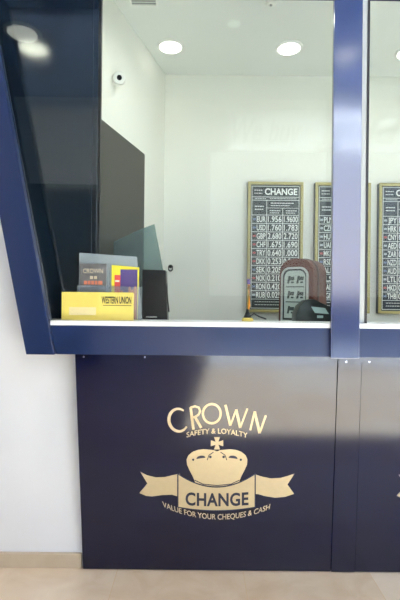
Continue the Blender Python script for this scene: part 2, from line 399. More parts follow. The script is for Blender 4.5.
def emblem(pan):
    mk = lambda mb, name, m: sub(mb, name, m, pan, (0, 0, 0))
    # CROWN in tall thin art-deco capitals on an arch
    w = MB(); o = (.0002, .0009)
    stroke(w, arc(178.6, 420, 9.6, 11.3, 48, 318, 24, -8), [1.5 + 1.2 * math.sin(PI * i / 24) for i in range(25)], *o)
    stroke(w, [(190.6, 407.3), (193.4, 429.5)], 2.3, *o)
    stroke(w, [(190.4, 407.6), (195, 406.3), (198.8, 407.6), (200.2, 411), (198.6, 414.6), (195.5, 416.7), (191.8, 417.6)], 1.8, *o)
    stroke(w, [(195.0, 416.8), (201.2, 427.8)], 2.2, *o)
    stroke(w, arc(211.8, 413.6, 8.9, 9.6, 0, 350, 30), 2.0, *o, closed=True)
    stroke(w, [(225.4, 404.8), (230.4, 425.6)], 2.2, *o); stroke(w, [(230.4, 425.6), (236.2, 409.5)], 1.5, *o)
    stroke(w, [(236.2, 409.5), (240.2, 427.8)], 2.2, *o); stroke(w, [(240.2, 427.8), (247.4, 408.6)], 1.5, *o)
    stroke(w, [(250.2, 430.2), (254.6, 411.4)], 1.7, *o); stroke(w, [(254.6, 411.4), (259.6, 433.2)], 2.2, *o); stroke(w, [(259.6, 433.2), (265.8, 415.4)], 1.7, *o)
    mk(w, 'crown_lettering', M['gold'])
    t = MB()
    add_text(t, 'SAFETY & LOYALTY', 186.5, 247.5, 5.0, lambda x, y: D(x, 433.4 + .0046 * (x - 216) ** 2 - y, .0009), bold=.012)
    mk(t, 'motto_lettering', M['gold'])
    v = MB()
    def base(x): return 519.4 - .0041 * (x - 219) ** 2
    add_text(v, 'VALUE FOR YOUR CHEQUES & CASH', 163, 269.5, 5.3, lambda x, y: D(x - y * .06 * (x - 217) / 20 * -1, base(x) - y, .0009), bold=.012)
    mk(v, 'motto_lettering', M['gold'])
    # crown
    c = MB(); o = (.0002, .0009)
    for ang in (0, 90, 180, 270):
        pts = [(-.9, 0), (.9, 0), (3.0, -6.2), (-3.0, -6.2)]
        ca, sa = math.cos(math.radians(ang)), math.sin(math.radians(ang))
        shape(c, [(217 + x * ca - y * sa, 443.2 + x * sa + y * ca) for x, y in pts], *o)
    def mirror(half): return half + [(434 - x, y) for x, y in half[::-1]]
    half = [(217, 451.4), (213.5, 450), (209, 449.6), (204, 449.2), (198, 449.8), (192.5, 451.8), (188.4, 455.2), (186.6, 459.5), (187, 464.5), (189.4, 470), (192.6, 476), (195, 482), (196.6, 486.4), (201, 488.6), (208, 490), (217, 490.5)]
    hp = [p for p in half[:-1]]
    full = half + [(434 - x, y) for x, y in half[-2:0:-1]]
    shape(c, full, *o)
    mk(c, 'crown', M['gold'])
    o2 = (.0010, .0014)
    for sg in (-1, 1):
        X_ = lambda x: 217 + sg * (x - 217)
        k = MB(); shape(k, [(X_(x), y) for x, y in arc(233.0, 458.2, 4.6, 2.7, 0, 180, 14, 8)], *o2); mk(k, 'arch_gap', M['ink'])
        for cx_, cy_, rr in ((240.8, 459.6, 1.15), (223.6, 456.8, 1.35)):
            k = MB(); shape(k, arc(X_(cx_), cy_, rr, rr, 0, 330, 11), *o2); mk(k, 'crown_dot', M['ink'])
        k = MB(); stroke(k, [(X_(220.5), 452), (X_(225), 455), (X_(226.8), 460)], .7, *o2); mk(k, 'crown_line', M['ink'])
    k = MB(); stroke(k, [(194.6, 480), (203, 484), (217, 485.4), (231, 484), (239.4, 480)], .7, *o2); mk(k, 'crown_line', M['ink'])
    # ribbon
    r = MB(); o = (.0002, .0009)
    shape(r, [(140.2, 471.6), (147, 475.2), (156, 477.4), (165, 477), (173, 475), (180, 473.8), (180, 497), (172, 494.6), (162, 495), (152, 496.4), (146, 495.8), (139.4, 493), (147.4, 483.4)], *o)
    mk(r, 'ribbon_tail', M['gold']); r = MB()
    shape(r, [(254, 474), (262, 476.6), (271, 478.4), (281, 477.8), (288, 475.8), (294.4, 473.6), (287.4, 484.4), (294, 493.8), (285, 496.8), (275, 497.6), (265, 496), (258, 494), (253, 494)], *o)
    mk(r, 'ribbon_tail', M['gold'])
    def ctop(x): return 487.5 - .0088 * (x - 216.5) ** 2
    def cbot(x): return 510.0 - .0024 * (x - 216.5) ** 2
    xs = [178.5 + i * (254.5 - 178.5) / 20 for i in range(21)]
    out_ = [(x, ctop(x) - 1.3) for x in [177.2] + xs[1:-1] + [255.8]] + [(x, cbot(x) + 1.0) for x in [255.8] + xs[-2:0:-1] + [177.2]]
    e = MB(); shape(e, out_, .0009, .0012); mk(e, 'ribbon_outline', M['ink'])
    q = MB(); shape(q, [(x, ctop(x)) for x in xs] + [(x, cbot(x)) for x in xs[::-1]], .0012, .0016); mk(q, 'ribbon', M['gold'])
    h = MB()
    add_text(h, 'CHANGE', 185.5, 248.5, 12.2, lambda x, y: D(x, 505.6 - .0012 * (x - 216.5) ** 2 - y, .0020), bold=.028, space=1.05)
    mk(h, 'ribbon_lettering', M['ink'])
emblem(pan1)
dx = PP(397, 490).x - PP(139.5, 492).x
for ch in list(pan1.children):
    c2 = ch.copy(); c2.parent = pan2; COL.objects.link(c2); c2.location.x = dx

# ------------------------------------------------------------------ window frame and panes
def on(px0, py0, slope, py): return px0 + slope * (py - py0)
sp_ = MB().xz([(slx(0, Z_FAS), Z_FAS), (slx(1, Z_FAS), Z_FAS), (slx(1, LOBBY_TOP - .01), LOBBY_TOP - .01), (slx(0, LOBBY_TOP - .01), LOBBY_TOP - .01)], 1.90, 1.936, .003).build('slanting_post', M['frame'])
tag(sp_, 'navy blue post slanting outwards at the left end of the window', 'post')
MB().xz([(slx(0, Z_FAS), Z_FAS), (slx(0, Z_FAS) + .02, Z_FAS), (slx(0, LOBBY_TOP - .01) + .02, LOBBY_TOP - .01), (slx(0, LOBBY_TOP - .01), LOBBY_TOP - .01)], 1.9363, 2.088).build('side_return', M['frame'], sp_)
# shallow bead along the inside of the slanting post
zb0 = Z_SILL + .004
MB().xz([(slx(1, zb0) - .006, zb0), (slx(1, zb0) + .006, zb0), (slx(1, Z_HEAD) + .006, Z_HEAD), (slx(1, Z_HEAD) - .006, Z_HEAD)], 1.9365, 1.9435).build('glazing_bead', M['dark_panel'], sp_)
cp_ = MB().box(xcp0, xcp1, Y_POST, 1.915, PZ(346, 358.6, Y_POST), Z_HEAD, .002).build('window_post', M['post'])
tag(cp_, 'upright navy blue post between the two window panes', 'post')
tr_ = MB().xz([(slx(1, Z_HEAD) + .004, Z_HEAD), (X_END, Z_HEAD), (X_END, LOBBY_TOP - .01), (slx(1, LOBBY_TOP - .01) + .004, LOBBY_TOP - .01)], 1.90, 2.088, .002).build('trim_1', M['frame'])
struct(tr_)
# panes
xm = (xcp0 + xcp1) / 2
w1 = MB().xz([(slx(1, Z_SILL) + .006, Z_SILL + .0005), (xm, Z_SILL + .0005), (xm, Z_HEAD - .001), (slx(1, Z_HEAD) + .006, Z_HEAD - .001)], Y_GLASS, Y_GLASS + .008).build('window_1', M['glass'])
struct(w1)
x2a = PX(361.2, 200, 1.95); x2b = PX(365.2, 200, 1.95); x2c = PX(367.4, 200, 1.95)
w2 = MB().box(x2c, X_END - .01, Y_GLASS, Y_GLASS + .008, Z_SILL + .0005, Z_HEAD - .001).build('window_2', M['glass']); struct(w2)
MB().box(x2b, x2c - .0003, Y_GLASS - .006, Y_GLASS + .014, Z_SILL + .0005, Z_HEAD - .001).build('gasket', M['black'], w2)
MB().box(xm + .002, x2b - .0003, Y_GLASS - .002, Y_GLASS + .012, Z_SILL + .0005, Z_HEAD - .001).build('edge_strip', M['alu'], w2)

# dark gloss board standing behind the left end of the glass
Y_DP = 2.058
db = thing('dark_board', 'tall dark navy gloss board behind the left end of the glass', 'board', (-.65, Y_DP, Z_SILL))
xr = PX(95.8, 150, Y_DP); xr2 = PX(97.4, 150, Y_DP); xr3 = PX(100.2, 150, Y_DP)
ZD = 2.95
MB().xz([(slx(1, Z_SILL) - .075, Z_SILL + .001), (xr, Z_SILL + .001), (xr, ZD), (slx(1, ZD) - .085, ZD)], Y_DP, 2.083).build('board_face', M['dark_panel'], db)
MB().box(xr + .0015, xr2, Y_DP - .004, 2.083, Z_SILL + .001, ZD, .001).build('edge_trim', M['dark_panel'], db)
MB().box(xr2 + .0005, xr3, Y_DP - .002, 2.080, Z_SILL + .001, ZD, .001).build('seal', M['black'], db)
xl_ = PX(92.5, 150, Y_DP)
MB().box(xl_ - .0015, xl_, Y_DP - .0022, Y_DP - .0002, Z_SILL + .002, ZD - .01).build('groove_strip', M['black'], db)

# ------------------------------------------------------------------ ceiling lamps
def add_area(name, loc, power, size, color, spread=150):
    ld = bpy.data.lights.new(name, 'AREA'); ld.shape = 'DISK'; ld.size = size; ld.energy = power; ld.color = color; ld.spread = math.radians(spread)
    o = bpy.data.objects.new(name, ld); COL.objects.link(o); o.location = loc
    return o
def lamp(name, label, x, y, zc, r, m, power, color, group=None):
    t = thing(name, label, 'ceiling lamp', (x, y, zc), group)
    MB().lathe([(r * .96, -.001), (r * .96, -.012), (r * 1.06, -.014), (r * 1.18, -.008), (r * 1.2, -.001)], (x, y, zc), 'Z', 40).build('lamp_ring', M['lampring'], t, True)
    MB().lathe([(0, -.0015), (r * .94, -.0015), (r * .94, -.009), (r * .5, -.011), (0, -.0115)], (x, y, zc), 'Z', 40).build('diffuser', m, t, True)
    if power:
        l = add_area('fill_light', (0, 0, -.02), power, r * 1.7, color); l.parent = t
    return t
def ceil_at(px, py, zc):
    d = ray(px, py); s = (zc - EYE) / d[2]; return d[0] * s, s
IW = (1, .985, .93)
for (px, py, lab) in ((170.5, 46, 'round white ceiling downlight left of centre, nearest the small camera'),
                      (289, 47.5, 'round white ceiling downlight beside the centre post, on its left'),
                      (409, 52, 'round ceiling downlight cut off by the right edge of the photo')):
    x, y = ceil_at(px, py, BOOTH_TOP)
    lamp('ceiling_downlight', lab, x, y, BOOTH_TOP, .078, M['lamp'], 0, IW, 'ceiling downlights inside the booth')
for x, y, lab in ((.0, 2.36, 'added fill lamp on the booth ceiling over the dark door, above the top edge of the photo'), (.62, 2.36, 'added booth fill lamp above the top edge, near the first rate board'), (1.25, 2.36, 'added booth fill lamp above the top edge, right of the centre post')):
    lamp('ceiling_downlight', lab, x, y, BOOTH_TOP, .078, M['lamp'], 2.8, IW, 'ceiling downlights inside the booth')  # out-of-view lamps added to light the booth walls more evenly
def lobby_lamp(px, py, ym, m, r, power, lab, name):
    d = ray(px, py); s = (LOBBY_TOP - EYE) / d[2]
    lamp(name, lab, d[0] * s, 2 * ym - s, LOBBY_TOP, r, m, power, (1, .96, .86))
lobby_lamp(33, 48, Y_DP, M['lamp_hot'], .125, 0, 'bright lobby ceiling lamp mirrored in the dark board at upper left', 'lobby_lamp')
lobby_lamp(234, 22, Y_GLASS, M['lamp_dim'], .055, 0, 'small lobby ceiling lamp mirrored faintly in the glass', 'lobby_lamp')
lobby_lamp(346, 55, Y_POST, M['lamp_soft'], .10, 0, 'lobby ceiling lamp mirrored softly in the centre post', 'lobby_lamp')
for x, lab in ((-1.9, 'leftmost of the unseen fill lamps added above the counter front'), (-.8, 'unseen fill lamp added above the slanting navy post'),
               (.35, 'unseen fill lamp added above the gold crown emblem'), (1.5, 'rightmost of the unseen fill lamps added above the counter front')):
    lamp('lobby_lamp', lab, x, 1.15, LOBBY_TOP, .10, M['lamp'], 6.0, (1, .97, .93))  # unseen row added as fill to brighten the front wall and floor
# small fittings on the booth ceiling
x, y = ceil_at(271, 2, BOOTH_TOP)
t = thing('smoke_detector', 'small round pale detector on the ceiling at the top edge', 'detector', (x, y, BOOTH_TOP))
MB().lathe([(.030, -.0005), (.030, -.008), (.022, -.016), (0, -.017)], (x, y, BOOTH_TOP), 'Z', 24).build('housing', M['lampring'], t, True)
MB().lathe([(.008, -.017), (.008, -.022), (0, -.0225)], (x, y, BOOTH_TOP), 'Z', 16).build('sensor', M['alu'], t, True)
x, y = ceil_at(143, -2, BOOTH_TOP)
t = thing('ceiling_vent', 'pale slatted ceiling vent cut by the top edge of the photo', 'vent', (x, y, BOOTH_TOP))
mb = MB()
for (bx0, bx1, by0, by1) in ((-.08, .08, -.06, -.05), (-.08, .08, .05, .06), (-.08, -.07, -.05, .05), (.07, .08, -.05, .05)):
    mb.box(x + bx0, x + bx1, y + by0, y + by1, BOOTH_TOP - .008, BOOTH_TOP - .0005)
mb.build('vent_frame', M['lampring'], t)
mb = MB()
for k in range(5): mb.box(x - .069, x + .069, y - .042 + k * .02, y - .036 + k * .02, BOOTH_TOP - .006, BOOTH_TOP - .0005)
mb.build('slats', M['alu'], t)
# security camera on the left booth wall
yc = 2.50; w0 = LW(yc, 0); zc = PZ(113, 79, yc)
sc_ = thing('security_camera', 'small white security camera high on the left booth wall', 'camera', (w0.x, w0.y, zc))
ax = Vector((nrm.x, nrm.y, 0)); aim = (Vector((.12, -1.0, -.38))).normalized()
c0 = Vector((w0.x, w0.y, zc))
MB().tube([c0 + ax * .001, c0 + ax * .008], .026, 20).build('base', M['lampring'], sc_, True)
MB().tube([c0 + ax * .006, c0 + ax * .036], [.010, .008], 12).build('arm', M['lampring'], sc_, True)
h0 = c0 + ax * .036
body = MB().tube([h0 - aim * .028, h0 - aim * .022, h0 + aim * .03, h0 + aim * .034], [.022, .034, .034, .030], 20).build('camera_body', M['lampring'], sc_, True)
sub(MB().tube([h0 + aim * .0342, h0 + aim * .038], [.0145, .011], 16), 'lens', M['black_gloss'], body, sc_.location, True)

# ------------------------------------------------------------------ exchange-rate boards
YBD = 3.268
def rates_board(px0, rows, label, bm_, header_cut=False, px1=None):
    tx0, tx1 = px0, px1 or px0 + 55.5
    x0, x1 = PX(tx0, 247, YBD), PX(tx1, 247, YBD)
    z1, z0 = PZ(275, 182, YBD), PZ(275, 312.5, YBD)
    t = thing('exchange_rate_board', label, 'rate board', ((x0 + x1) / 2, Y_BACK, z0), 'exchange rate boards on the back wall')
    W, H = x1 - x0, z1 - z0
    fw = .022
    MB().box(x0, x1, YBD + .004, Y_BACK - .001, z0, z1, .002).build('board_panel', bm_, t)
    f = MB()
    f.box(x0, x1, YBD - .010, YBD + .0035, z1 - fw, z1, .003); f.box(x0, x1, YBD - .010, YBD + .0035, z0, z0 + fw, .003)
    f.box(x0, x0 + fw, YBD - .010, YBD + .0035, z0 + fw, z1 - fw, .003); f.box(x1 - fw, x1, YBD - .010, YBD + .0035, z0 + fw, z1 - fw, .003)
    f.build('frame', M['board_gold'], t)
    yi0, yi1 = YBD + .0015, YBD + .0035
    ix0, ix1, iz0, iz1 = x0 + fw + .010, x1 - fw - .009, z0 + fw + .010, z1 - fw - .010
    w, h = ix1 - ix0, iz1 - iz0
    g = MB(); tk = .0018
    zr = lambda q: iz1 - q * h
    n = len(rows); r0, r1 = .236, .926
    rowz = [r0 + (r1 - r0) * i / n for i in range(n + 1)]
    for q in sorted(set([0, .088, .115, 1.0] + rowz)): g.box(ix0, ix1, yi0, yi1, zr(q) - tk, zr(q) + tk)
    for xv in (ix0, ix1): g.box(xv - tk, xv + tk, yi0, yi1, iz0, iz1)
    c1, c2 = ix0 + .315 * w, ix0 + .655 * w
    g.box(c1 - tk, c1 + tk, yi0, yi1, zr(.926), zr(.115)); g.box(c2 - tk, c2 + tk, yi0, yi1, zr(.926), zr(.178))
    g.box(c1, ix1, yi0, yi1, zr(.178) - tk * .7, zr(.178) + tk * .7)
    g.build('grid_lines', M['board_text'], t)
    L = MB(); yt = YBD + .001
    fn = lambda bx_, bz_: (lambda xx, yy: Vector((bx_ + xx, yt, bz_ + yy)))
    add_text(L, 'CHANGE', .27 * w, .96 * w, .050 * h, fn(ix0, zr(.069)), bold=.03)
    L.build('heading', M['board_text'], t); L = MB()
    for (a0, a1, q, th) in ((.05, .22, .033, .006), (.05, .22, .058, .005), (.06, .30, .101, .004), (.38, .95, .101, .004),
                            (.06, .25, .165, .007), (.06, .25, .190, .007), (.40, .90, .138, .006), (.40, .80, .158, .005), (.38, .60, .200, .006), (.38, .58, .218, .005),
                            (.72, .95, .200, .006), (.72, .92, .218, .005), (.08, .90, .948, .004), (.08, .70, .972, .004)):
        xx = a0; L = MB()
        while xx < a1 - .005:
            ww = random.uniform(.025, .06); L.box(ix0 + xx * w, ix0 + min(xx + ww, a1) * w, yi0, yi1, zr(q) - th / 2, zr(q) + th / 2); xx += ww + .012
        L.build('print_line', M['board_text'], t)
    for i, (cur, buy, sell, fl_) in enumerate(rows):
        L = MB()
        q = (rowz[i] + rowz[i + 1]) / 2; hh = .045 * h
        zb = zr(q) - hh / 2
        add_text(L, cur, .105 * w, .295 * w, hh, fn(ix0, zb), bold=.02)
        add_text(L, buy, .34 * w, .63 * w, hh * 1.04, fn(ix0, zb), bold=.018, space=1.04)
        add_text(L, sell, .68 * w, .975 * w, hh * 1.04, fn(ix0, zb), bold=.018, space=1.04)
        MB().box(ix0 + .025 * w, ix0 + .088 * w, yi0, yi1, zr(q) - .0075, zr(q) + .0075).build('flag', M[fl_], t)
        L.build('rate_row', M['board_text'], t)
    # fixing eye above the board, carrying it on the wall
    return t
R1 = [('EUR', '1.956', '1.9600', 'flag_blue'), ('USD', '1.760', '1.783', 'flag_blue'), ('GBP', '2.680', '2.720', 'flag_red'), ('CHF', '1.675', '1.690', 'flag_red'), ('TRY', '0.640', '1.000', 'flag_red'),
      ('DKK', '0.253', '0.266', 'flag_red'), ('SEK', '0.205', '0.215', 'flag_blue'), ('NOK', '0.210', '0.220', 'flag_red'), ('RON', '0.420', '0.440', 'flag_blue'), ('RUB', '0.025', '0.029', 'flag_pale')]
R2 = [('PLN', '0.440', '0.470', 'flag_pale'), ('CZK', '0.070', '0.075', 'flag_pale'), ('HUF', '0.600', '0.640', 'flag_pale'), ('UAH', '0.060', '0.070', 'flag_pale'), ('MKD', '0.030', '0.033', 'flag_red'),
      ('RSD', '0.015', '0.017', 'flag_blue'), ('ALL', '0.013', '0.015', 'flag_red'), ('ILS', '0.430', '0.470', 'flag_pale'), ('CAD', '1.300', '1.360', 'flag_red'), ('BGN', '1.000', '1.000', 'flag_pale')]
R3 = [('JPY', '1.540', '1.600', 'flag_pale'), ('HRK', '0.250', '0.265', 'flag_pale'), ('CNY', '0.250', '0.280', 'flag_red'), ('AED', '0.460', '0.500', 'flag_pale'), ('ZAR', '0.110', '0.140', 'flag_pale'),
      ('NZD', '1.150', '1.220', 'flag_blue'), ('AUD', '1.250', '1.310', 'flag_blue'), ('LTL', '0.540', '0.580', 'flag_pale'), ('HKD', '0.210', '0.240', 'flag_red'), ('THB', '0.045', '0.055', 'flag_blue')]
rates_board(247.3, R1, 'framed exchange rate board with EUR as its top row, left of the post', M['board_black'])
rates_board(314.6, R2, 'exchange rate board mostly hidden behind the navy centre post', M['board_black'])
rates_board(378.6, R3, 'exchange rate board with JPY as its top row, cut by the right edge', M['board_navy'])

# ------------------------------------------------------------------ leaflets and holder at the left end of the counter
ZC = Z_SILL + .001
ZW = Z_SILL - .055
Yb = 1.968
x0, x1 = PX(61.5, 305, Yb), PX(133, 308, Yb); zt = PZ(97, 292.2, Yb)
yb = thing('yellow_leaflet_box', 'low yellow card box with black lettering in front of the leaflets', 'leaflet box', (x0, Yb, ZC))
bxm = MB()
bxm.box(x0, x1, Yb, Yb + .003, ZC, zt, .0008)
bxm.build('front_card', M['yellow'], yb)
bxm = MB()
bxm.box(x0, x0 + .003, Yb + .0032, Yb + .026, ZC, zt - .004); bxm.box(x1 - .003, x1, Yb + .0032, Yb + .026, ZC, zt - .004); bxm.box(x0 + .0032, x1 - .0032, Yb + .0032, Yb + .026, ZC, ZC + .002)
bxm.build('tray', M['yellow'], yb)
lt_ = MB(); yy = Yb - .0006
def q_(px, py): return P(px, py, yy)
a_, c_ = q_(101.5, 303.2), q_(131.3, 303.2)
add_text(lt_, 'WESTERN UNION', a_.x, c_.x, .0300, lambda x, z: Vector((x, yy, a_.z + z)), bold=.03)
lt_.box(q_(103, 305).x, c_.x, yy - .0003, yy + .0003, a_.z - .011, a_.z - .0085)
lt_.build('lettering', M['print_black'], yb)
MB().box(q_(69, 310).x, q_(96, 310).x, yy - .0002, yy + .0004, q_(69, 315).z, q_(69, 307).z).build('sticker', M['yellow_pale'], yb)

Yh = 2.016
hx0, hx1 = PX(78.0, 290, Yh), PX(142, 290, Yh)
zl, zr_ = PZ(78.5, 252.5, Yh), PZ(136, 256.5, Yh)
ho = thing('leaflet_holder', 'clear acrylic leaflet holder standing behind the yellow box', 'leaflet holder', (hx0, Yh, ZC))
MB().xz([(hx0, ZC), (hx1, ZC), (PX(136.5, 256, Yh), zr_), (hx0 + .001, zl)], Yh + .012, Yh + .0145).build('back_sheet', M['acrylic_back'], ho)
MB().xz([(hx0, ZC), (hx1, ZC), (hx1, PZ(137, 287, Yh)), (hx0, PZ(78, 285, Yh))], Yh - .014, Yh - .0118).build('front_lip', M['acrylic'], ho)
MB().box(hx1 - .0025, hx1, Yh - .0116, Yh + .0118, ZC, PZ(137, 287, Yh)).build('side_cheek', M['acrylic'], ho)
MB().box(hx0, hx0 + .0025, Yh - .0116, Yh + .0118, ZC, PZ(78, 285, Yh)).build('side_cheek', M['acrylic'], ho)
xd = PX(109.5, 290, Yh)
MB().box(xd - .001, xd + .001, Yh - .0116, Yh + .0118, ZC, PZ(109, 268, Yh)).build('divider', M['acrylic'], ho)
# left leaflets
Yl = Yh + .002
g = thing('leaflet', 'dark grey leaflet with cream and orange lines, left in the clear holder', 'leaflet', (PX(79.6, 300, Yl), Yl, ZC))
gx0, gx1, gz = PX(79.8, 280, Yl), PX(106.5, 280, Yl), PZ(93, 263.6, Yl)
MB().box(gx0, gx1, Yl, Yl + .006, ZC, gz, .0006).build('sheets', M['leaf_grey'], g)
mb = MB(); add_text(mb, 'CROWN', PX(83, 272, Yl), PX(103, 272, Yl), .020, lambda x, z: Vector((x, Yl - .0006, PZ(93, 273, Yl) + z)), bold=.0)
for k, (p0, p1) in enumerate(((90, 93), (94, 97))): mb.box(PX(p0, 278, Yl), PX(p1, 278, Yl), Yl - .0008, Yl - .0004, PZ(93, 279, Yl), PZ(93, 276, Yl))
mb.build('cream_print', M['leaf_cream'], g)
mb = MB()
for (p0, p1) in ((84.0, 87.0), (87.8, 90.4), (91.2, 94.0), (94.8, 97.4), (98.2, 102.4)): mb.box(PX(p0, 283, Yl), PX(p1, 283, Yl), Yl - .0008, Yl - .0004, PZ(93, 284.6, Yl), PZ(93, 280.8, Yl))
mb.build('orange_print', M['leaf_orange'], g)
g2 = thing('leaflet', 'yellow leaflet with red patch and purple night picture, right in the holder', 'leaflet', (PX(112, 300, Yl), Yl, ZC))
rx0, rx1, rz = PX(111.6, 280, Yl), PX(139, 280, Yl), PZ(125, 266, Yl)
MB().xz([(rx0, ZC), (rx1 - .006, ZC), (rx1, rz - .006), (rx0, rz + .004)], Yl, Yl + .006).build('sheets', M['leaf_yellow'], g2)
MB().box(PX(114.5, 285, Yl), PX(121, 285, Yl), Yl - .0009, Yl - .0003, ZC + .002, PZ(118, 275, Yl)).build('red_patch', M['leaf_red'], g2)
pp = MB().box(PX(120.4, 285, Yl), PX(137.4, 285, Yl), Yl - .0022, Yl - .0010, ZC + .002, PZ(129, 269.5, Yl)).build('night_picture', M['leaf_purple'], g2)
mb = MB()
for (p0, p1, top) in ((128.5, 131, 286.5), (131.2, 133.6, 289), (133.8, 136.8, 286), (121, 123, 290), (124, 127.6, 292)):
    mb.xz([(PX(p0, 290, Yl), ZC + .003), (PX(p1, 290, Yl), ZC + .003), (PX(p1, 290, Yl), PZ(129, top + 1.4, Yl)), (PX((p0 + p1) / 2, 290, Yl), PZ(129, top, Yl)), (PX(p0, 290, Yl), PZ(129, top + 1.4, Yl))], Yl - .0030, Yl - .0023)
sub(mb, 'lit_towers', M['leaf_city'], pp, g2.location)
mb = MB(); mb.box(PX(115.2, 281, Yl), PX(119.4, 281, Yl), Yl - .0014, Yl - .0010, PZ(117, 282, Yl), PZ(117, 280.2, Yl)); mb.build('print_line', M['paper'], g2)

# ------------------------------------------------------------------ black case and tinted screen behind it
Yk = 2.28
kx0, kx1 = PX(142, 300, Yk), PX(164, 300, Yk); kz = PZ(150, 270, Yk)
kt = thing('black_case', 'upright black plastic case on the counter beside the leaflets', 'case', (kx0, Yk, ZW))
MB().xz([(kx0, ZW), (PX(167.5, 318, Yk), ZW), (PX(165.5, 272, Yk), kz), (kx0, kz + .003)], Yk, Yk + .12, .004).build('shell', M['black_gloss'], kt, True)
mb = MB().tube([P(166.8, 284, Yk - .004), P(167.6, 300, Yk - .004), P(168.8, 312, Yk - .004)], [.0035, .004, .005], 10); mb.build('edge_rail', M['black'], kt, True)
MB().box(PX(146, 317, Yk), PX(157, 317, Yk), Yk - .0022, Yk - .0003, PZ(150, 317.6, Yk), PZ(150, 316.2, Yk)).build('badge', M['steel'], kt)
ky = Yk - .01
kn = MB().lathe([(0, -.014), (.010, -.013), (.0165, -.006), (.0165, .006), (.010, .013), (0, .014)], (PX(170, 312.4, ky), ky, ZW + .0175), 'Y', 20)
tag(kn.build('round_knob', M['black_gloss'], None, True), 'small black round knob beside the foot of the black case', 'knob')
Ys = 2.47
pts = [(96, 252), (104, 246.5), (141, 229), (154.5, 224), (163.5, 272), (169, 313)]
gp = [P(px, py, Ys + .0 + (px - 96) * .0004) for px, py in pts]
base_l = P(98, 320, Ys); 
fr_ = [Vector((gp[0].x, gp[0].y, ZW))] + [p for p in gp[:-1]] + [Vector((gp[-1].x, gp[-1].y, ZW))]
bk_ = [p + Vector((0, .004, 0)) for p in fr_]
tag(MB().prism(fr_, bk_).build('tinted_screen', M['smoke']), 'tilted grey-green tinted screen rising behind the black case', 'screen')
# small ring hook on the back wall
hp = P(170.5, 267, 3.30)
hk = thing('wall_hook', 'tiny black ring hook on the cream back wall above the case', 'hook', (hp.x, Y_BACK, hp.z))
MB().lathe([(0, 0), (.014, 0), (.014, -.006), (0, -.007)], (hp.x, Y_BACK - .0005, hp.z + .005), 'Y', 16).build('plate', M['black'], hk, True)
ring = [(hp.x + .016 * math.sin(a_ / 14 * 2 * PI), Y_BACK - .012, hp.z - .008 + .022 * math.cos(a_ / 14 * 2 * PI)) for a_ in range(15)]
MB().tube(ring, .005, 8).build('ring', M['black'], hk, True)

# ------------------------------------------------------------------ pen on its stand
Yp = 2.03
bp = P(247.5, 320, Yp)
st = thing('pen_stand', 'orange pen in a black cone stand with a yellow foot', 'pen stand', (bp.x, Yp, ZC))
MB().lathe([(0, 0), (.027, 0), (.027, .010), (.022, .015), (0, .016)], (bp.x, Yp, ZC), 'Z', 28).build('foot', M['yellow'], st, True)
MB().lathe([(.020, .0162), (.015, .025), (.007, .046), (.0055, .056), (0, .057)], (bp.x, Yp, ZC), 'Z', 20).build('cone', M['black'], st, True)
x_ = bp.x + .004
zt0 = ZC + .052
pz = PZ(248, 281, Yp)
pn = MB().tube([(x_, Yp, zt0), (x_ + .003, Yp, zt0 + .02), (x_ + .001, Yp, pz - .02), (x_ + .0, Yp, pz - .014)], [.003, .0062, .0058, .005], 12).build('pen_barrel', M['orange'], st, True)
sub(MB().tube([(x_, Yp, pz - .016), (x_, Yp, pz - .010), (x_ - .001, Yp, pz + .006), (x_ - .001, Yp, pz + .010)], [.0062, .0085, .0085, .005], 12), 'pen_cap', M['purple'], pn, st.location, True)
cd = [P(250, 316, Yp + .012), P(254, 313.6, Yp + .02), P(259, 316.5, Yp + .03), P(266, 319, Yp + .05)]
for c in cd: c.z = max(c.z, ZC + .004)
MB().tube(cd, .0035, 8).build('cord', M['black'], st, True)

# ------------------------------------------------------------------ maroon machine
Ym = 2.42
mx0, mx1, mzt = PX(278.5, 300, Ym), PX(325, 300, Ym), PZ(300, 258.5, Ym)
mm = thing('display_machine', 'maroon round-topped machine with a silver-framed pale display', 'machine', ((mx0 + mx1) / 2, Ym + .05, ZW))
Wm, Hm, Dm = .215, mzt - ZW, .19
def arch(w, h, r, n=9, z0=0.0, taper=0.0):
    pts = [(-w / 2, z0), (w / 2, z0)]
    for i in range(n + 1):
        a_ = PI / 2 * i / n; pts.append((w / 2 - taper - r + r * math.cos(a_), h - r + r * math.sin(a_)))
    for i in range(n + 1):
        a_ = PI / 2 + PI / 2 * i / n; pts.append((-w / 2 + taper + r + r * math.cos(a_), h - r + r * math.sin(a_)))
    return pts
yaw = math.radians(38)
MX = Matrix.Translation(Vector((PX(295.5, 300, Ym), Ym, ZW))) @ Matrix.Rotation(-yaw, 4, 'Z')
def mbuild(mb, name, m, smooth=True): return mb.xform(MX).build(name, m, mm, smooth)
mbuild(MB().xz(arch(Wm, Hm, .082, taper=.004), 0, Dm, .010), 'shell', M['maroon'])
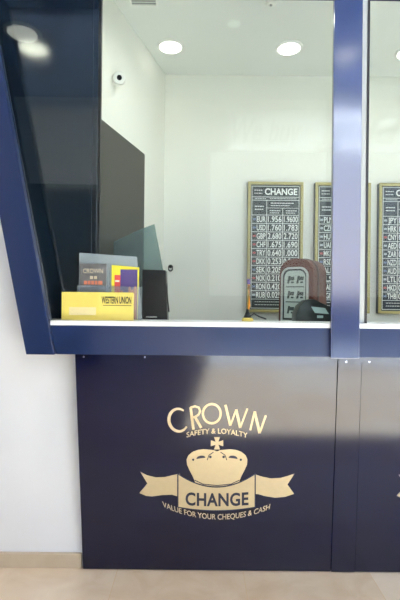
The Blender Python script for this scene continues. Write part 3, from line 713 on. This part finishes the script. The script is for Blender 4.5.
# side rib band
mbuild(MB().prism([(x, .055, z) for x, z in arch(Wm + .006, Hm + .003, .084, taper=.004)], [(x, .075, z) for x, z in arch(Wm + .006, Hm + .003, .084, taper=.004)], .002), 'band', M['maroon_dark'])
def ringface(mb, outer, inner, y0, y1):
    n = len(outer)
    for i in range(n):
        j = (i + 1) % n
        mb.prism([(outer[i][0], y0, outer[i][1]), (outer[j][0], y0, outer[j][1]), (inner[j][0], y0, inner[j][1]), (inner[i][0], y0, inner[i][1])],
                 [(outer[i][0], y1, outer[i][1]), (outer[j][0], y1, outer[j][1]), (inner[j][0], y1, inner[j][1]), (inner[i][0], y1, inner[i][1])])
    return mb
zlo = .030; fo = arch(.165, Hm - .048, .052, z0=zlo); fi = arch(.143, Hm - .059, .042, z0=zlo + .011)
fo = [(x - .004, z) for x, z in fo]; fi = [(x - .004, z) for x, z in fi]
mbuild(ringface(MB(), fo, fi, -.010, -.0005), 'display_frame', M['silver'])
fg = [(x * .90, zlo + .022 + (z - zlo - .011) * .93) for x, z in fi]
mbuild(ringface(MB(), [(x * .99, z) for x, z in fi], fg, -.006, -.0042), 'display_bezel', M['grey_dark'])
scr = mbuild(MB().xz([(x * .99, z) for x, z in fi], -.004, -.0005), 'display', M['screen'], False)
dk = MB(); hd = Hm - .059 - zlo - .024; zb = zlo + .024
for r_ in range(3):
    z0 = zb + hd * (.04 + r_ * .31); zh = hd * .25
    for x in (-.050, .006):
        zz = z0 + zh * .18
        dk.xz([(x, zz), (x + .012, zz), (x + .020, zz + zh * .62), (x + .008, zz + zh * .62)], -.0056, -.0042)
        dk.xz([(x + .016, zz + zh * .25), (x + .042, zz + zh * .25), (x + .044, zz + zh * .55), (x + .020, zz + zh * .55)], -.0056, -.0042)
        dk.xz([(x + .024, zz + zh * .02), (x + .040, zz + zh * .02), (x + .040, zz + zh * .16), (x + .024, zz + zh * .16)], -.0056, -.0042)
    if r_: dk.box(-.058, .052, -.0056, -.0042, z0 - hd * .035, z0 - hd * .015)
dk.xform(MX); sub(dk, 'display_marks', M['screen_dark'], scr, mm.location)
for sx in (-1, 1):
    mbuild(MB().box(sx * .06 - .02, sx * .06 + .02, .01, .15, .0, .004), 'foot', M['black'], False)
for o_ in mm.children:
    if o_.name.startswith('shell'):
        pass

# dark counter machine at its foot
Yc_ = 2.10
cx0, cx1 = PX(296, 310, Yc_), PX(333, 310, Yc_)
cm = thing('note_counter', 'low charcoal desk machine with pale blue top in front of the maroon one', 'machine', (cx0, Yc_, ZW))
prof = [(cx0, ZW), (cx1 + .02, ZW), (cx1 + .015, PZ(330, 309, Yc_)), (PX(322, 300, Yc_), PZ(322, 303, Yc_)), (PX(314, 300, Yc_), PZ(314, 299, Yc_)), (PX(306, 300, Yc_), PZ(306, 300.5, Yc_)), (PX(300, 300, Yc_), PZ(300, 306, Yc_)), (cx0, PZ(296, 314, Yc_))]
MB().xz(prof, Yc_, Yc_ + .10, .006).build('housing', M['grey_dark'], cm, True)
MB().prism([P(311, 306.5, Yc_ - .004), P(315, 313, Yc_ - .004), P(329, 314, Yc_ - .004), P(325, 308, Yc_ - .004)], [P(311, 306.5, Yc_ - .0005), P(315, 313, Yc_ - .0005), P(329, 314, Yc_ - .0005), P(325, 308, Yc_ - .0005)]).build('top_plate', M['pale_blue'], cm)
MB().box(PX(317, 318, Yc_), PX(323, 318, Yc_), Yc_ - .003, Yc_ - .0004, PZ(320, 318, Yc_), PZ(320, 315.5, Yc_)).build('button', M['pale_blue'], cm)

# papers on the counter
def papers(px0, px1, py, Y, h, m, label, name='paper_stack'):
    a_, b2 = PX(px0, py, Y), PX(px1, py, Y)
    mb = MB(); n = 4
    for k in range(n): mb.box(a_ + random.uniform(-.002, .002), b2 + random.uniform(-.002, .002), Y + random.uniform(-.002, .002), Y + .13, ZW + h * k / n, ZW + h * (k + 1) / n - .0004)
    return tag(mb.build(name, m), label, 'papers')
papers(226, 243, 316, 2.30, .020, M['paper_blue'], 'pale blue paper stack to the left of the orange pen')
papers(256.5, 276, 316, 2.30, .024, M['paper_blue'], 'pale blue paper stack between the orange pen and the maroon machine')
ws = papers(368, 386, 320, 2.30, .016, M['paper'], 'white paper stack on the counter right of the centre post')
Yf = 2.26
mb = MB(); x0, x1 = PX(384, 320, Yf), PX(399, 320, Yf)
mb.prism([(x0, Yf, ZW), (x1, Yf, ZW), (x1 + .01, Yf + .02, ZW + .028), (x0 + .03, Yf + .02, ZW + .022)], [(x0, Yf + .09, ZW), (x1, Yf + .09, ZW), (x1 + .01, Yf + .08, ZW + .028), (x0 + .03, Yf + .08, ZW + .022)])
tag(mb.build('folded_paper', M['paper']), 'folded white paper on the counter at the right edge of the photo', 'papers')

# ------------------------------------------------------------------ daylight
W = bpy.data.worlds.new('sky'); S.world = W; W.use_nodes = True
bg = W.node_tree.nodes['Background']
tc = W.node_tree.nodes.new('ShaderNodeTexCoord'); sp = W.node_tree.nodes.new('ShaderNodeSeparateXYZ'); rp = W.node_tree.nodes.new('ShaderNodeValToRGB')
W.node_tree.links.new(tc.outputs['Generated'], sp.inputs[0]); W.node_tree.links.new(sp.outputs['Z'], rp.inputs[0]); W.node_tree.links.new(rp.outputs[0], bg.inputs[0])
rp.color_ramp.elements[0].color = (1.0, .91, .94, 1); rp.color_ramp.elements[1].color = (.62, .78, 1.0, 1); rp.color_ramp.elements[1].position = .6
bg.inputs[1].default_value = 3.5
po = bpy.data.lights.new('storefront_portal', 'AREA'); po.shape = 'RECTANGLE'; po.size = SX1 - SX0; po.size_y = TZ; po.cycles.is_portal = True
o = bpy.data.objects.new('storefront_portal', po); COL.objects.link(o); o.location = ((SX0 + SX1) / 2, YR - .03, TZ / 2); o.rotation_euler = (PI / 2, 0, 0)
sd = bpy.data.lights.new('sun', 'SUN'); sd.energy = 66; sd.angle = math.radians(1.2); sd.color = (.80, .89, 1.0)
so = bpy.data.objects.new('sun', sd); COL.objects.link(so)
el = math.radians(61); az = math.radians(8)
dirv = Vector((-math.sin(az) * math.cos(el), math.cos(az) * math.cos(el), -math.sin(el)))
so.rotation_euler = dirv.to_track_quat('-Z', 'Y').to_euler(); so.location = (0, -4, 6)

# ------------------------------------------------------------------ camera
cd_ = bpy.data.cameras.new('camera'); cam = bpy.data.objects.new('camera', cd_); COL.objects.link(cam)
cd_.sensor_width = 36; cd_.sensor_fit = 'AUTO'; cd_.lens = F / 600 * 36; cd_.clip_start = .02
cd_.shift_y = -(300 - HY) / 600
cam.matrix_world = Matrix.Translation((0, 0, EYE)) @ Matrix.Rotation(PI / 2, 4, 'X') @ Matrix.Rotation(ROLL, 4, 'Z')
S.camera = cam
S.view_settings.view_transform = 'Standard'; S.view_settings.look = 'None'; S.view_settings.gamma = 1; S.view_settings.use_curve_mapping = False
S.view_settings.exposure = 0.0
S.cycles.max_bounces = 10; S.cycles.transparent_max_bounces = 24; S.cycles.sample_clamp_indirect = 8
